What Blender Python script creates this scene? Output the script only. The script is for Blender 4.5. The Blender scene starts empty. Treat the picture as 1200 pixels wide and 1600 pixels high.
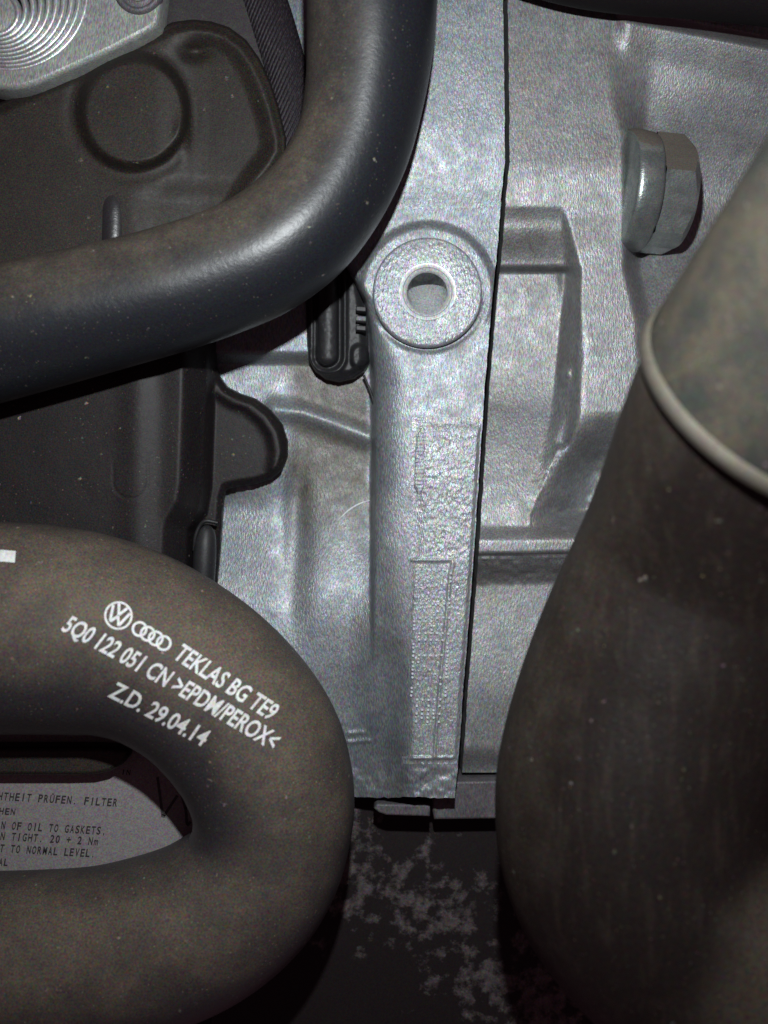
import bpy, math, random
import numpy as np
from mathutils import Vector
from mathutils.bvhtree import BVHTree

# ------------------------------------------------------------------ camera, world, light
S = 1e-4            # metres per layout unit (one unit is a tenth of a millimetre)
D = 1700.0          # camera height above the flange face, in units
sc = bpy.context.scene
col = sc.collection

cam_d = bpy.data.cameras.new('camera')
cam = bpy.data.objects.new('camera', cam_d); col.objects.link(cam)
cam.location = (0, 0, D * S)
cam_d.sensor_fit = 'VERTICAL'
cam_d.sensor_height = 4.0
cam_d.sensor_width = 4.0
cam_d.lens = 4.0 * D / 1600.0
cam_d.clip_start = 0.002
cam_d.clip_end = 5.0
cam_d.dof.use_dof = True
cam_d.dof.focus_distance = (D - 40) * S
cam_d.dof.aperture_fstop = 1.9
sc.camera = cam

world = bpy.data.worlds.new('World'); sc.world = world
world.use_nodes = True
bgn = world.node_tree.nodes['Background']
bgn.inputs[0].default_value = (0.70, 0.36, 0.46, 1)
bgn.inputs[1].default_value = 0.11

def W(u, v, z):
    """a point of the layout: u, v on the flange plane as sighted, z its height"""
    k = (D - z) / D
    return ((u - 600) * k, (800 - v) * k, z)

ld = bpy.data.lights.new('flashlight', 'SPOT')
ld.energy = 1.0
ld.color = (0.93, 0.98, 1.0)
ld.shadow_soft_size = 0.0022
ld.spot_size = math.radians(122)
ld.spot_blend = 1.0
lamp = bpy.data.objects.new('flashlight', ld); col.objects.link(lamp)
LP = Vector((25, 440, 1430)) * S
lamp.location = LP
tgt = Vector((25, 300, 0)) * S
lamp.rotation_euler = (tgt - LP).to_track_quat('-Z', 'Y').to_euler()

sc.view_settings.view_transform = 'Standard'
sc.view_settings.look = 'None'
sc.view_settings.exposure = 0
sc.view_settings.gamma = 1
sc.cycles.max_bounces = 5
rng = random.Random(7)

# ------------------------------------------------------------------ maths
def ss(x, a, b):
    t = np.clip((np.asarray(x, float) - a) / (b - a), 0, 1)
    return t * t * (3 - 2 * t)
def gs(x, c, w):
    return np.exp(-((np.asarray(x, float) - c) / w) ** 2)
def ip(x, pts):
    return np.interp(x, [p[0] for p in pts], [p[1] for p in pts])
def sp(x, pts, sig):
    """interpolation through pts, rounded off over sig"""
    t = np.arange(-400, 2200, 2.0)
    y = ip(t, pts)
    k = np.exp(-(np.arange(-4 * sig, 4 * sig + 1, 2.0) / sig) ** 2); k /= k.sum()
    n = len(k) // 2
    y = np.convolve(np.pad(y, n, mode='edge'), k, 'valid')[:len(t)]
    return np.interp(x, t, y)
def segd(u, v, a, b):
    ax, ay = a; bx, by = b
    dx, dy = bx - ax, by - ay
    t = np.clip(((u - ax) * dx + (v - ay) * dy) / (dx * dx + dy * dy), 0, 1)
    return np.hypot(u - ax - t * dx, v - ay - t * dy)
def polyd(u, v, pts):
    d = None
    for i in range(len(pts) - 1):
        e = segd(u, v, pts[i], pts[i + 1])
        d = e if d is None else np.minimum(d, e)
    return d
def sdf(u, v, poly):
    """signed distance, positive inside"""
    d = polyd(u, v, poly + [poly[0]])
    ins = np.zeros(u.shape, bool)
    n = len(poly)
    for i in range(n):
        x1, y1 = poly[i]; x2, y2 = poly[(i + 1) % n]
        if y1 == y2: continue
        c = ((y1 > v) != (y2 > v)) & (u < (x2 - x1) * (v - y1) / (y2 - y1) + x1)
        ins ^= c
    return np.where(ins, d, -d)
def spline(pts, n):
    """Catmull-Rom through rows of numbers"""
    P = np.array(pts, float)
    P = np.vstack([2 * P[0] - P[1], P, 2 * P[-1] - P[-2]])
    out = []
    m = len(P) - 3
    for i in range(m):
        k = n if i < m - 1 else n + 1
        for j in range(k):
            t = j / n
            p0, p1, p2, p3 = P[i:i + 4]
            out.append(0.5 * (2 * p1 + (p2 - p0) * t + (2 * p0 - 5 * p1 + 4 * p2 - p3) * t * t + (3 * p1 - p0 - 3 * p2 + p3) * t ** 3))
    return np.array(out)
def smooth_noise(u, v, per, seed):
    r = np.random.RandomState(seed)
    g = r.rand(64, 64)
    x = np.asarray(u, float) / per; y = np.asarray(v, float) / per
    xi = np.floor(x).astype(int); yi = np.floor(y).astype(int)
    fx = x - xi; fy = y - yi
    fx = fx * fx * (3 - 2 * fx); fy = fy * fy * (3 - 2 * fy)
    a = g[xi % 64, yi % 64]; b = g[(xi + 1) % 64, yi % 64]; c = g[xi % 64, (yi + 1) % 64]; d = g[(xi + 1) % 64, (yi + 1) % 64]
    return (a * (1 - fx) + b * fx) * (1 - fy) + (c * (1 - fx) + d * fx) * fy - 0.5

# ------------------------------------------------------------------ objects
def mesh_obj(name, verts, faces, mat, parent=None, smooth=True, origin=None):
    """verts in layout units; the object's origin goes to the base of the mesh"""
    V = np.asarray(verts, float)
    if origin is None:
        lo, hi = V.min(0), V.max(0)
        origin = np.array([(lo[0] + hi[0]) / 2, (lo[1] + hi[1]) / 2, lo[2]])
    origin = np.asarray(origin, float)
    me = bpy.data.meshes.new(name)
    if isinstance(faces, np.ndarray):
        n = len(faces); k = faces.shape[1]
        me.vertices.add(len(V)); me.loops.add(n * k); me.polygons.add(n)
        me.vertices.foreach_set('co', ((V - origin) * S).ravel())
        me.loops.foreach_set('vertex_index', faces.ravel().astype(np.int32))
        me.polygons.foreach_set('loop_start', np.arange(0, n * k, k, dtype=np.int32))
        me.update(calc_edges=True)
    else:
        me.from_pydata([tuple(p) for p in (V - origin) * S], [], faces)
        me.update()
    me.polygons.foreach_set('use_smooth', [smooth] * len(me.polygons))
    me.materials.append(mat)
    o = bpy.data.objects.new(name, me); col.objects.link(o)
    if parent is not None:
        o.parent = parent
        o.location = Vector(origin * S) - parent.location
    else:
        o.location = Vector(origin * S)
    return o
def empty(name, at):
    o = bpy.data.objects.new(name, None); col.objects.link(o)
    o.empty_display_size = 0.005
    o.location = Vector(at) * S
    return o
def tag(o, label=None, cat=None, group=None, kind=None):
    if label: o['label'] = label
    if cat: o['category'] = cat
    if group: o['group'] = group
    if kind: o['kind'] = kind
    return o

def grid(name, us, vs, hf, mat, parent=None, keep=None, umap=None, vmap=None, skirt=()):
    """a sheet of relief: hf(u, v) is its height; skirt names the borders that turn down into walls"""
    U, V = np.meshgrid(us, vs)
    if umap is not None: U = umap(U, V)
    if vmap is not None: V = vmap(U, V)
    H = hf(U, V)
    k = (D - H) / D
    P = np.stack([(U - 600) * k, (800 - V) * k, H], -1).reshape(-1, 3)
    ny, nx = U.shape
    idx = np.arange(ny * nx).reshape(ny, nx)
    F = np.stack([idx[:-1, :-1], idx[1:, :-1], idx[1:, 1:], idx[:-1, 1:]], -1).reshape(-1, 4)
    if keep is not None:
        uc = (U[:-1, :-1] + U[1:, 1:]) / 2; vc = (V[:-1, :-1] + V[1:, 1:]) / 2
        F = F[keep(uc, vc).reshape(-1)]
    Pl = [P]; Fl = [F]; off = len(P)
    for side, depth in skirt:
        line = {'r': idx[:, -1], 'l': idx[::-1, 0], 'b': idx[-1, ::-1], 't': idx[0, :]}[side]
        top = P[line]; bot = top.copy(); bot[:, 2] -= depth
        m = len(line)
        Pl.append(top); Pl.append(bot)
        a = np.arange(m - 1)
        Fl.append(np.stack([off + a, off + a + 1, off + m + a + 1, off + m + a], -1)[:, ::-1])
        off += 2 * m
    return mesh_obj(name, np.vstack(Pl), np.vstack(Fl), mat, parent)

def tube_mesh(path, rad, seg=64, caps=True, flat=1.0, bumpf=None):
    """path n x 3 in units, rad n; returns verts, faces"""
    n = len(path)
    T = np.gradient(path, axis=0); T /= np.linalg.norm(T, axis=1)[:, None]
    up = np.array([0, 0, 1.0])
    V = []
    ang = np.linspace(0, 2 * math.pi, seg, endpoint=False)
    for i in range(n):
        s = np.cross(T[i], up); s /= np.linalg.norm(s)
        b = np.cross(s, T[i])
        r = rad[i]
        rr = np.full(seg, r) if bumpf is None else r + bumpf(i, ang)
        V.append(path[i] + np.outer(np.cos(ang) * rr, s) + np.outer(np.sin(ang) * rr * flat, b))
    V = np.vstack(V)
    F = []
    for i in range(n - 1):
        a = i * seg + np.arange(seg); b = i * seg + (np.arange(seg) + 1) % seg
        F.append(np.stack([a, b, b + seg, a + seg], -1))
    F = np.vstack(F)
    return V, F

def capsule_path(pts, n=8):
    P = spline([W(*p[:3]) for p in pts], n)
    R = spline([[p[3] * (D - p[2]) / D] for p in pts], n)[:, 0]
    return P, R

def lathe(name, prof, seg, mat, at=(0, 0, 0), axis=(0, 0, 1), parent=None, smooth=True, closed=True):
    """prof: (radius, height) along axis from at"""
    ax = Vector(axis).normalized()
    q = Vector((0, 0, 1)).rotation_difference(ax)
    V = []
    for r, h in prof:
        for j in range(seg):
            t = 2 * math.pi * j / seg
            p = q @ Vector((r * math.cos(t), r * math.sin(t), h))
            V.append((p.x + at[0], p.y + at[1], p.z + at[2]))
    F = []
    for i in range(len(prof) - 1):
        for j in range(seg):
            k = (j + 1) % seg
            F.append((i * seg + j, i * seg + k, (i + 1) * seg + k, (i + 1) * seg + j))
    return mesh_obj(name, V, F, mat, parent, smooth)

def slab(name, poly, z0, z1, mat, parent=None, bev=6, smooth=True):
    """an outline (as sighted at its top) given thickness and a rounded upper edge"""
    P = [np.array(p, float) for p in poly]
    n = len(P)
    area = sum(P[i][0] * P[(i + 1) % n][1] - P[(i + 1) % n][0] * P[i][1] for i in range(n))
    sgn = 1 if area > 0 else -1
    def inset(d):
        out = []
        for i in range(n):
            a = P[i] - P[i - 1]; b = P[(i + 1) % n] - P[i]
            a /= np.linalg.norm(a); b /= np.linalg.norm(b)
            na = np.array([-a[1], a[0]]) * sgn; nb = np.array([-b[1], b[0]]) * sgn
            m = na + nb; m /= max(1e-6, np.linalg.norm(m))
            out.append(P[i] + m * d / max(0.35, float(m @ na)))
        return out
    rings = [(0, z0), (0, z1 - bev), (bev * 0.3, z1 - bev * 0.3), (bev, z1)]
    k = (D - z1) / D
    V = []
    for d, z in rings:
        for p in inset(d):
            V.append(((p[0] - 600) * k, (800 - p[1]) * k, z))
    F = []
    for r in range(len(rings) - 1):
        for i in range(n):
            j = (i + 1) % n
            f = (r * n + i, r * n + j, (r + 1) * n + j, (r + 1) * n + i)
            F.append(f if sgn < 0 else f[::-1])
    top = list(range((len(rings) - 1) * n, len(rings) * n))
    F.append(top if sgn < 0 else top[::-1])
    o = mesh_obj(name, V, F, mat, parent, smooth)
    o.data.polygons[len(F) - 1].use_smooth = False
    return o

# ------------------------------------------------------------------ materials
class NT:
    def __init__(s, name):
        s.m = bpy.data.materials.new(name); s.m.use_nodes = True
        s.t = s.m.node_tree; s.b = s.t.nodes['Principled BSDF']
        tc = s.t.nodes.new('ShaderNodeTexCoord')
        s.p = s.vm('SCALE', tc.outputs['Object'], scale=1 / S)
    def n(s, typ, **kw):
        x = s.t.nodes.new(typ)
        for k, v in kw.items(): setattr(x, k, v)
        return x
    def link(s, a, b): s.t.links.new(a, b)
    def put(s, sock, v):
        if isinstance(v, bpy.types.NodeSocket): s.link(v, sock)
        else: sock.default_value = v
    def vm(s, op, a, b=None, scale=None):
        x = s.n('ShaderNodeVectorMath', operation=op)
        s.put(x.inputs[0], a)
        if b is not None: s.put(x.inputs[1], b)
        if scale is not None: x.inputs['Scale'].default_value = scale
        return x.outputs['Value' if op in ('DOT_PRODUCT', 'LENGTH', 'DISTANCE') else 'Vector']
    def mt(s, op, a, b=None, clamp=False):
        x = s.n('ShaderNodeMath', operation=op); x.use_clamp = clamp
        s.put(x.inputs[0], a)
        if b is not None: s.put(x.inputs[1], b)
        return x.outputs[0]
    def noise(s, per, detail=3, rough=0.6, vec=None, off=0.0, color=False):
        x = s.n('ShaderNodeTexNoise')
        x.inputs['Scale'].default_value = 1.0 / per
        x.inputs['Detail'].default_value = detail
        x.inputs['Roughness'].default_value = rough
        v = s.p if vec is None else vec
        if off: v = s.vm('ADD', v, (off, off * 1.7, off * 0.3))
        s.link(v, x.inputs['Vector'])
        return x.outputs['Color' if color else 'Fac']
    def vor(s, per, feature='F1', out='Distance', vec=None):
        x = s.n('ShaderNodeTexVoronoi', feature=feature)
        x.inputs['Scale'].default_value = 1.0 / per
        s.link(s.p if vec is None else vec, x.inputs['Vector'])
        return x.outputs[out]
    def ramp(s, f, a, b, lo=0.0, hi=1.0):
        x = s.n('ShaderNodeMapRange'); x.clamp = True
        s.put(x.inputs[0], f)
        for i, v in enumerate((a, b, lo, hi)): x.inputs[i + 1].default_value = v
        return x.outputs[0]
    def mix(s, f, a, b, blend='MIX'):
        x = s.n('ShaderNodeMix', data_type='RGBA', blend_type=blend)
        s.put(x.inputs[0], f)
        for sock, v in ((x.inputs[6], a), (x.inputs[7], b)):
            if isinstance(v, tuple) and len(v) == 3: v = v + (1,)
            s.put(sock, v)
        return x.outputs[2]
    def streak(s, sx, sy, ang):
        x = s.n('ShaderNodeMapping'); x.inputs['Rotation'].default_value = (0, 0, ang)
        x.inputs['Scale'].default_value = (1 / sx, 1 / sy, 1 / sx)
        s.link(s.p, x.inputs['Vector'])
        return x.outputs[0]
    def grain(s, c, amt=0.25, per=2.4, vec=None):
        """fine coloured speck"""
        g = s.noise(per, 1, 0.5, vec=vec, off=31.0, color=True)
        g = s.mix(0.55, g, s.mix(1.0, g, (0.5, 0.5, 0.5), 'MIX')) if False else g
        x = s.n('ShaderNodeMapRange', data_type='FLOAT_VECTOR')
        s.link(g, x.inputs['Vector'])
        x.inputs['From Min'].default_value = (0.3, 0.3, 0.3) if False else x.inputs['From Min'].default_value
        names = [i for i in x.inputs if i.type == 'VECTOR']
        names[1].default_value = (0.28, 0.28, 0.28); names[2].default_value = (0.72, 0.72, 0.72)
        names[3].default_value = (1 - amt,) * 3; names[4].default_value = (1 + amt,) * 3
        return s.mix(1.0, c, x.outputs['Vector'], 'MULTIPLY')
    def bump(s, h, dist, strength=1.0, prev=None):
        x = s.n('ShaderNodeBump'); x.inputs['Strength'].default_value = strength
        x.inputs['Distance'].default_value = dist * S
        s.put(x.inputs['Height'], h)
        if prev is not None: s.link(prev, x.inputs['Normal'])
        return x.outputs[0]
    def fin(s, base=None, rough=None, metal=None, normal=None, spec=None, coat=None):
        for nm, v in (('Base Color', base), ('Roughness', rough), ('Metallic', metal), ('Normal', normal), ('Specular IOR Level', spec), ('Coat Weight', coat)):
            if v is None: continue
            if isinstance(v, tuple) and len(v) == 3: v = v + (1,)
            s.put(s.b.inputs[nm], v)
        return s.m

def cast_mat(name, c1, c2, stain=None, coarse=0.0, metal=0.5, rough=0.47, stain_amt=0.5, glint=1.0, dark=None):
    t = NT(name)
    st = t.streak(2.3, 6.5, math.radians(-48))
    fine = t.noise(1.0, 2, 0.6, vec=st)
    big = t.noise(70, 4, 0.55)
    mid = t.noise(14, 3, 0.6, off=5)
    c = t.mix(t.ramp(big, 0.35, 0.65), c1, c2)
    c = t.mix(t.ramp(mid, 0.3, 0.75, 0, 0.35), c, tuple(x * 0.6 for x in c1))
    if stain:
        c = t.mix(t.ramp(t.noise(110, 5, 0.6, off=90), 0.48, 0.66, 0, stain_amt), c, stain)
        c = t.mix(t.ramp(t.noise(160, 6, 0.7, off=200), 0.52, 0.72, 0, 0.55), c, tuple(x * 0.55 for x in stain))
        c = t.mix(t.ramp(t.vor(48, vec=t.vm('ADD', t.p, t.vm('SCALE', t.noise(20, 3, color=True), scale=60.0))), 0.06, 0.2, 0.35, 0), c, (0.45, 0.46, 0.47))
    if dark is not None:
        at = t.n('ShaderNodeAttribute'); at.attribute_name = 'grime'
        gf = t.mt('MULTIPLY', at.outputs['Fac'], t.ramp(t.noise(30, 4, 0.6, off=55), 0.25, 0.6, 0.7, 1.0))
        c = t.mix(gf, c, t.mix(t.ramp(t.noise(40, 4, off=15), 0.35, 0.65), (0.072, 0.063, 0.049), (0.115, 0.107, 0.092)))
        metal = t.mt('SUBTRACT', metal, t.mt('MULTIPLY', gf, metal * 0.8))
    c = t.mix(t.ramp(fine, 0.3, 0.7, 0.0, 1.0), t.mix(1.0, c, (0.74, 0.74, 0.74), 'MULTIPLY'), t.mix(1.0, c, (1.2, 1.2, 1.2), 'MULTIPLY'))
    c = t.grain(c, 0.34, 1.0, st)
    nb = t.bump(fine, 1.0 * glint, 0.9)
    nb = t.bump(mid, 0.3, 0.8, nb)
    if coarse:
        v = t.vor(7.0, vec=t.vm('ADD', t.p, t.vm('SCALE', t.noise(9, 2, color=True), scale=5.0)))
        nb = t.bump(v, coarse, 1.0, nb)
    r = t.ramp(t.noise(25, 3, off=3), 0.3, 0.7, rough - 0.08, rough + 0.1)
    return t.fin(c, r, metal, nb)

M = {}
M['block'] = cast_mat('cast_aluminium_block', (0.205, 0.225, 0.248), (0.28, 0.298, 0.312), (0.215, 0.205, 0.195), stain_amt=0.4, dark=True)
M['gear'] = cast_mat('cast_aluminium_gearbox', (0.23, 0.236, 0.245), (0.285, 0.286, 0.286), (0.215, 0.20, 0.185), stain_amt=0.5)
M['boss'] = cast_mat('sawn_aluminium', (0.30, 0.32, 0.345), (0.385, 0.40, 0.415), coarse=0.7, rough=0.46, glint=1.6)
M['pad'] = cast_mat('pitted_aluminium', (0.31, 0.325, 0.34), (0.41, 0.425, 0.44), coarse=0.55, rough=0.44, glint=1.6)
M['valley'] = cast_mat('grimy_aluminium', (0.125, 0.125, 0.12), (0.175, 0.175, 0.17), (0.10, 0.085, 0.065), stain_amt=0.95, metal=0.3, rough=0.55)
M['ledge'] = cast_mat('dull_steel', (0.10, 0.092, 0.10), (0.14, 0.13, 0.14), metal=0.3, rough=0.55)
M['plate'] = cast_mat('pale_pressed_aluminium', (0.25, 0.265, 0.26), (0.32, 0.33, 0.31), (0.24, 0.225, 0.195), metal=0.3, rough=0.5)
M['machined'] = cast_mat('machined_aluminium', (0.50, 0.52, 0.53), (0.60, 0.61, 0.61), metal=0.7, rough=0.40, glint=0.4)

def zinc():
    t = NT('zinc_plated_steel')
    c = t.mix(t.ramp(t.noise(22, 4, 0.6), 0.35, 0.65), (0.215, 0.25, 0.245), (0.31, 0.335, 0.32))
    geo = t.n('ShaderNodeNewGeometry')
    # road dirt settled on the upward side of the bolt
    dy = t.vm('DOT_PRODUCT', geo.outputs['Normal'], (0, 1, 0))
    f = t.mt('MULTIPLY', t.ramp(t.mt('ADD', dy, t.mt('MULTIPLY', t.noise(18, 3), 0.3)), 0.50, 0.68), 0.9)
    c = t.mix(f, c, (0.085, 0.066, 0.05))
    c = t.grain(c, 0.3, 2.2)
    mtl = t.mt('SUBTRACT', 0.75, t.mt('MULTIPLY', f, 0.75))
    return t.fin(c, t.mt('ADD', 0.34, t.mt('MULTIPLY', f, 0.45)), mtl, t.bump(t.noise(5, 3), 0.8, 0.8))
M['zinc'] = zinc()

def rubber(name, clean, dust, cover, gdir=(0.0, 0.55, 0.83), lo=0.2, hi=0.9, rough=0.42, spec=0.5, speck=0.5, grain=0.35, streaky=False, bumpd=0.45, dust2=None, attr=False, fines=0.45):
    t = NT(name)
    geo = t.n('ShaderNodeNewGeometry')
    g = t.vm('DOT_PRODUCT', geo.outputs['Normal'], Vector(gdir).normalized()[:])
    n1 = t.noise(60, 5, 0.6); n2 = t.noise(9, 4, 0.65, off=12)
    f = t.mt('ADD', g, t.mt('MULTIPLY', t.mt('SUBTRACT', n1, 0.5), 0.5))
    f = t.ramp(f, lo, hi)
    f = t.mt('MULTIPLY', f, t.ramp(n2, 0.25, 0.7, 0.55, 1.0))
    f = t.mt('MULTIPLY', f, cover, True)
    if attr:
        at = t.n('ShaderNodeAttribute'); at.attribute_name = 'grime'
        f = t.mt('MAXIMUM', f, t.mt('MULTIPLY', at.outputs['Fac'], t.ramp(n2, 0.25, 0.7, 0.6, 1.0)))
    c = t.mix(f, clean, t.mix(t.ramp(n1, 0.40, 0.62), dust, dust2 or tuple(x * 1.25 for x in dust)))
    if streaky:
        s2 = t.noise(1.0, 3, 0.6, vec=t.streak(14, 90, math.radians(-24)))
        c = t.mix(t.ramp(s2, 0.5, 0.8, 0, 0.12), c, tuple(x * 1.9 for x in dust))
    # stray grit
    v = t.vor(26, vec=t.vm('ADD', t.p, t.vm('SCALE', t.noise(11, 2, color=True), scale=14.0)))
    pick = t.ramp(t.noise(37, 2, off=70), 0.5, 0.62)
    sp = t.mt('MULTIPLY', t.ramp(v, 0.05, 0.12, 1, 0), pick)
    c = t.mix(t.mt('MULTIPLY', sp, speck), c, (0.36, 0.33, 0.28))
    v2 = t.vor(7.5)
    sp2 = t.mt('MULTIPLY', t.ramp(v2, 0.08, 0.2, 1, 0), t.ramp(t.noise(30, 2, off=40), 0.45, 0.6))
    c = t.mix(t.mt('MULTIPLY', sp2, speck * fines), c, (0.30, 0.25, 0.20))
    c = t.grain(c, grain, 2.3)
    r = t.mt('ADD', rough, t.mt('MULTIPLY', f, 0.33), True)
    sl = t.mt('SUBTRACT', spec, t.mt('MULTIPLY', f, spec * 0.6))
    nb = t.bump(n2, bumpd, 0.9)
    nb = t.bump(t.noise(2.6, 1, off=8), 0.12, 0.8, nb)
    nb = t.bump(t.noise(120, 2, off=8), 1.5, 0.8, nb)
    return t.fin(c, r, 0.0, nb, sl)
M['hose_a'] = rubber('dusty_rubber_bent_hose', (0.011, 0.0125, 0.016), (0.090, 0.075, 0.057), 0.95, lo=0.35, hi=1.0, gdir=(-0.5, 0.62, 0.45), rough=0.37, spec=0.45, speck=0.5, grain=0.5)
M['hose_b'] = rubber('brown_dusty_rubber_loop_hose', (0.034, 0.032, 0.034), (0.118, 0.092, 0.067), 0.95, lo=0.35, hi=1.05, gdir=(0.3, 0.55, 0.75), rough=0.45, spec=0.35, speck=0.55, grain=0.62, fines=0.9)
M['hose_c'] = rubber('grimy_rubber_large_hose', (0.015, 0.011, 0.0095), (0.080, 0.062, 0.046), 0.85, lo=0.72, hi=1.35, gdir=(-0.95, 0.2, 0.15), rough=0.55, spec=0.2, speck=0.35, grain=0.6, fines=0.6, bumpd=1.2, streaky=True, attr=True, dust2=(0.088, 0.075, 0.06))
M['cuff'] = rubber('caked_dust_on_hose_cuff', (0.030, 0.028, 0.024), (0.088, 0.075, 0.056), 1.0, lo=-1.4, hi=-0.6, rough=0.5, spec=0.3, speck=0.5, fines=0.8, grain=0.5, bumpd=1.2, dust2=(0.044, 0.046, 0.041))
M['lip'] = rubber('pale_worn_rubber_edge', (0.07, 0.062, 0.05), (0.150, 0.134, 0.105), 1.0, lo=0.45, hi=1.1, rough=0.6, spec=0.3, speck=0.1)
M['cover'] = rubber('dusty_black_plastic', (0.009, 0.0075, 0.008), (0.028, 0.022, 0.016), 0.8, lo=-0.2, hi=1.2, gdir=(0.15, -0.25, 0.85), rough=0.40, spec=0.42, speck=0.25, grain=0.9)  # real dust, but leaned to the lower slopes so they read as lit
M['panel'] = rubber('speckled_black_plastic', (0.010, 0.0078, 0.0085), (0.030, 0.023, 0.019), 0.4, lo=0.5, hi=1.3, rough=0.5, spec=0.25, speck=0.5, grain=0.95)
M['disc'] = rubber('smoother_black_plastic', (0.022, 0.020, 0.023), (0.040, 0.034, 0.032), 0.5, rough=0.36, spec=0.5, speck=0.2, grain=0.5)
M['black'] = rubber('clean_black_plastic', (0.013, 0.013, 0.015), (0.03, 0.028, 0.027), 0.35, rough=0.42, spec=0.4, speck=0.15)
M['gloss'] = rubber('polished_black_plastic', (0.014, 0.014, 0.016), (0.03, 0.028, 0.027), 0.3, rough=0.26, spec=0.8, speck=0.1)
M['deep'] = rubber('matt_black', (0.010, 0.008, 0.009), (0.014, 0.011, 0.011), 0.5, rough=0.7, spec=0.1, speck=0.05)

def stained():
    t = NT('black_paint_flaked_to_grey')
    n = t.noise(30, 6, 0.66)
    # a band of flaked paint running down to the right
    x = t.n('ShaderNodeSeparateXYZ'); t.link(t.p, x.inputs[0])
    X, Y = x.outputs[0], x.outputs[1]
    # Y measured downwards along the band
    lin = t.mt('ADD', t.mt('MULTIPLY', X, 0.60), t.mt('MULTIPLY', Y, 0.80))
    d = t.mt('ABSOLUTE', t.mt('SUBTRACT', lin, 12.0))
    f = t.mt('SUBTRACT', t.mt('ADD', n, 0.035), t.mt('MULTIPLY', d, 0.00145))
    wide = t.noise(120, 2, off=4)
    f = t.mt('ADD', f, t.mt('MULTIPLY', t.mt('SUBTRACT', wide, 0.5), 0.35))
    mask = t.ramp(f, 0.47, 0.60)
    c = t.mix(mask, (0.013, 0.0095, 0.010), t.mix(t.ramp(t.noise(16, 3, off=2), 0.35, 0.65), (0.115, 0.098, 0.098), (0.065, 0.053, 0.054)))
    c = t.grain(c, 0.5, 2.3)
    return t.fin(c, 0.6, 0.0, t.bump(mask, 1.2, 0.7), 0.2)
M['stained'] = stained()

def weave():
    t = NT('woven_black_sleeve')
    a = t.n('ShaderNodeTexWave', wave_type='BANDS'); a.inputs['Scale'].default_value = 0.055
    t.link(t.streak(1, 1, math.radians(25)), a.inputs['Vector'])
    b = t.noise(1.0, 2, 0.5, vec=t.streak(1.6, 6, math.radians(-20)))
    h = t.mt('MULTIPLY', a.outputs['Fac'], b)
    c = t.mix(t.ramp(b, 0.5, 0.8), (0.010, 0.007, 0.010), (0.05, 0.04, 0.048))
    return t.fin(t.grain(c, 0.5), 0.6, 0.0, t.bump(h, 2.2, 0.9), 0.3)
M['weave'] = weave()

def flat(name, c, rough=0.7, grain=0.25, spec=0.2, worn=0.0):
    t = NT(name)
    cc = t.mix(t.ramp(t.noise(5, 3, 0.6), 0.35, 0.75, 0, 0.4 + worn), c, tuple(x * 0.5 for x in c))
    return t.fin(t.grain(cc, grain), rough, 0.0, None, spec)
def worn_print():
    t = NT('white_hose_print')
    n = t.noise(5.5, 4, 0.7); m = t.noise(45, 3, off=9)
    f = t.ramp(t.mt('ADD', n, t.mt('MULTIPLY', m, 0.35)), 0.56, 0.78, 1.0, 0.7)
    c = t.mix(f, (0.20, 0.17, 0.14), (0.80, 0.82, 0.81))
    return t.fin(t.grain(c, 0.2), 0.7, 0.0, None, 0.2)
M['print'] = worn_print()
M['sticker'] = flat('grey_printed_sticker', (0.235, 0.215, 0.215), 0.6, 0.35)
M['ink'] = flat('black_sticker_ink', (0.035, 0.030, 0.032), 0.7)
M['pen'] = flat('marker_pen_line', (0.07, 0.065, 0.065), 0.7)
M['bore'] = cast_mat('drilled_aluminium', (0.62, 0.64, 0.65), (0.78, 0.79, 0.79), metal=0.2, rough=0.36, glint=0.3)
M['thread'] = flat('bare_scratch_and_dot_glint', (0.62, 0.66, 0.68), 0.5)

# ------------------------------------------------------------------ setting
def seam(v): return 0.9 * smooth_noise(v, v * 0, 17, 91) + 0.7 * smooth_noise(v, v * 0, 6, 92) + ip(v, [(-80, 788), (0, 790), (150, 792), (250, 793), (300, 788), (400, 780), (500, 770), (600, 762), (750, 752), (900, 742), (1050, 730), (1200, 719), (1250, 714)])

floor = slab('engine_bay_floor', [(-300, -300), (1500, -300), (1500, 1900), (-300, 1900)], -430, -400, M['deep'], bev=4)  # near-black sheet at the back of the gaps between parts
tag(floor, 'near black depth of the engine bay showing between the parts', kind='structure')

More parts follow.
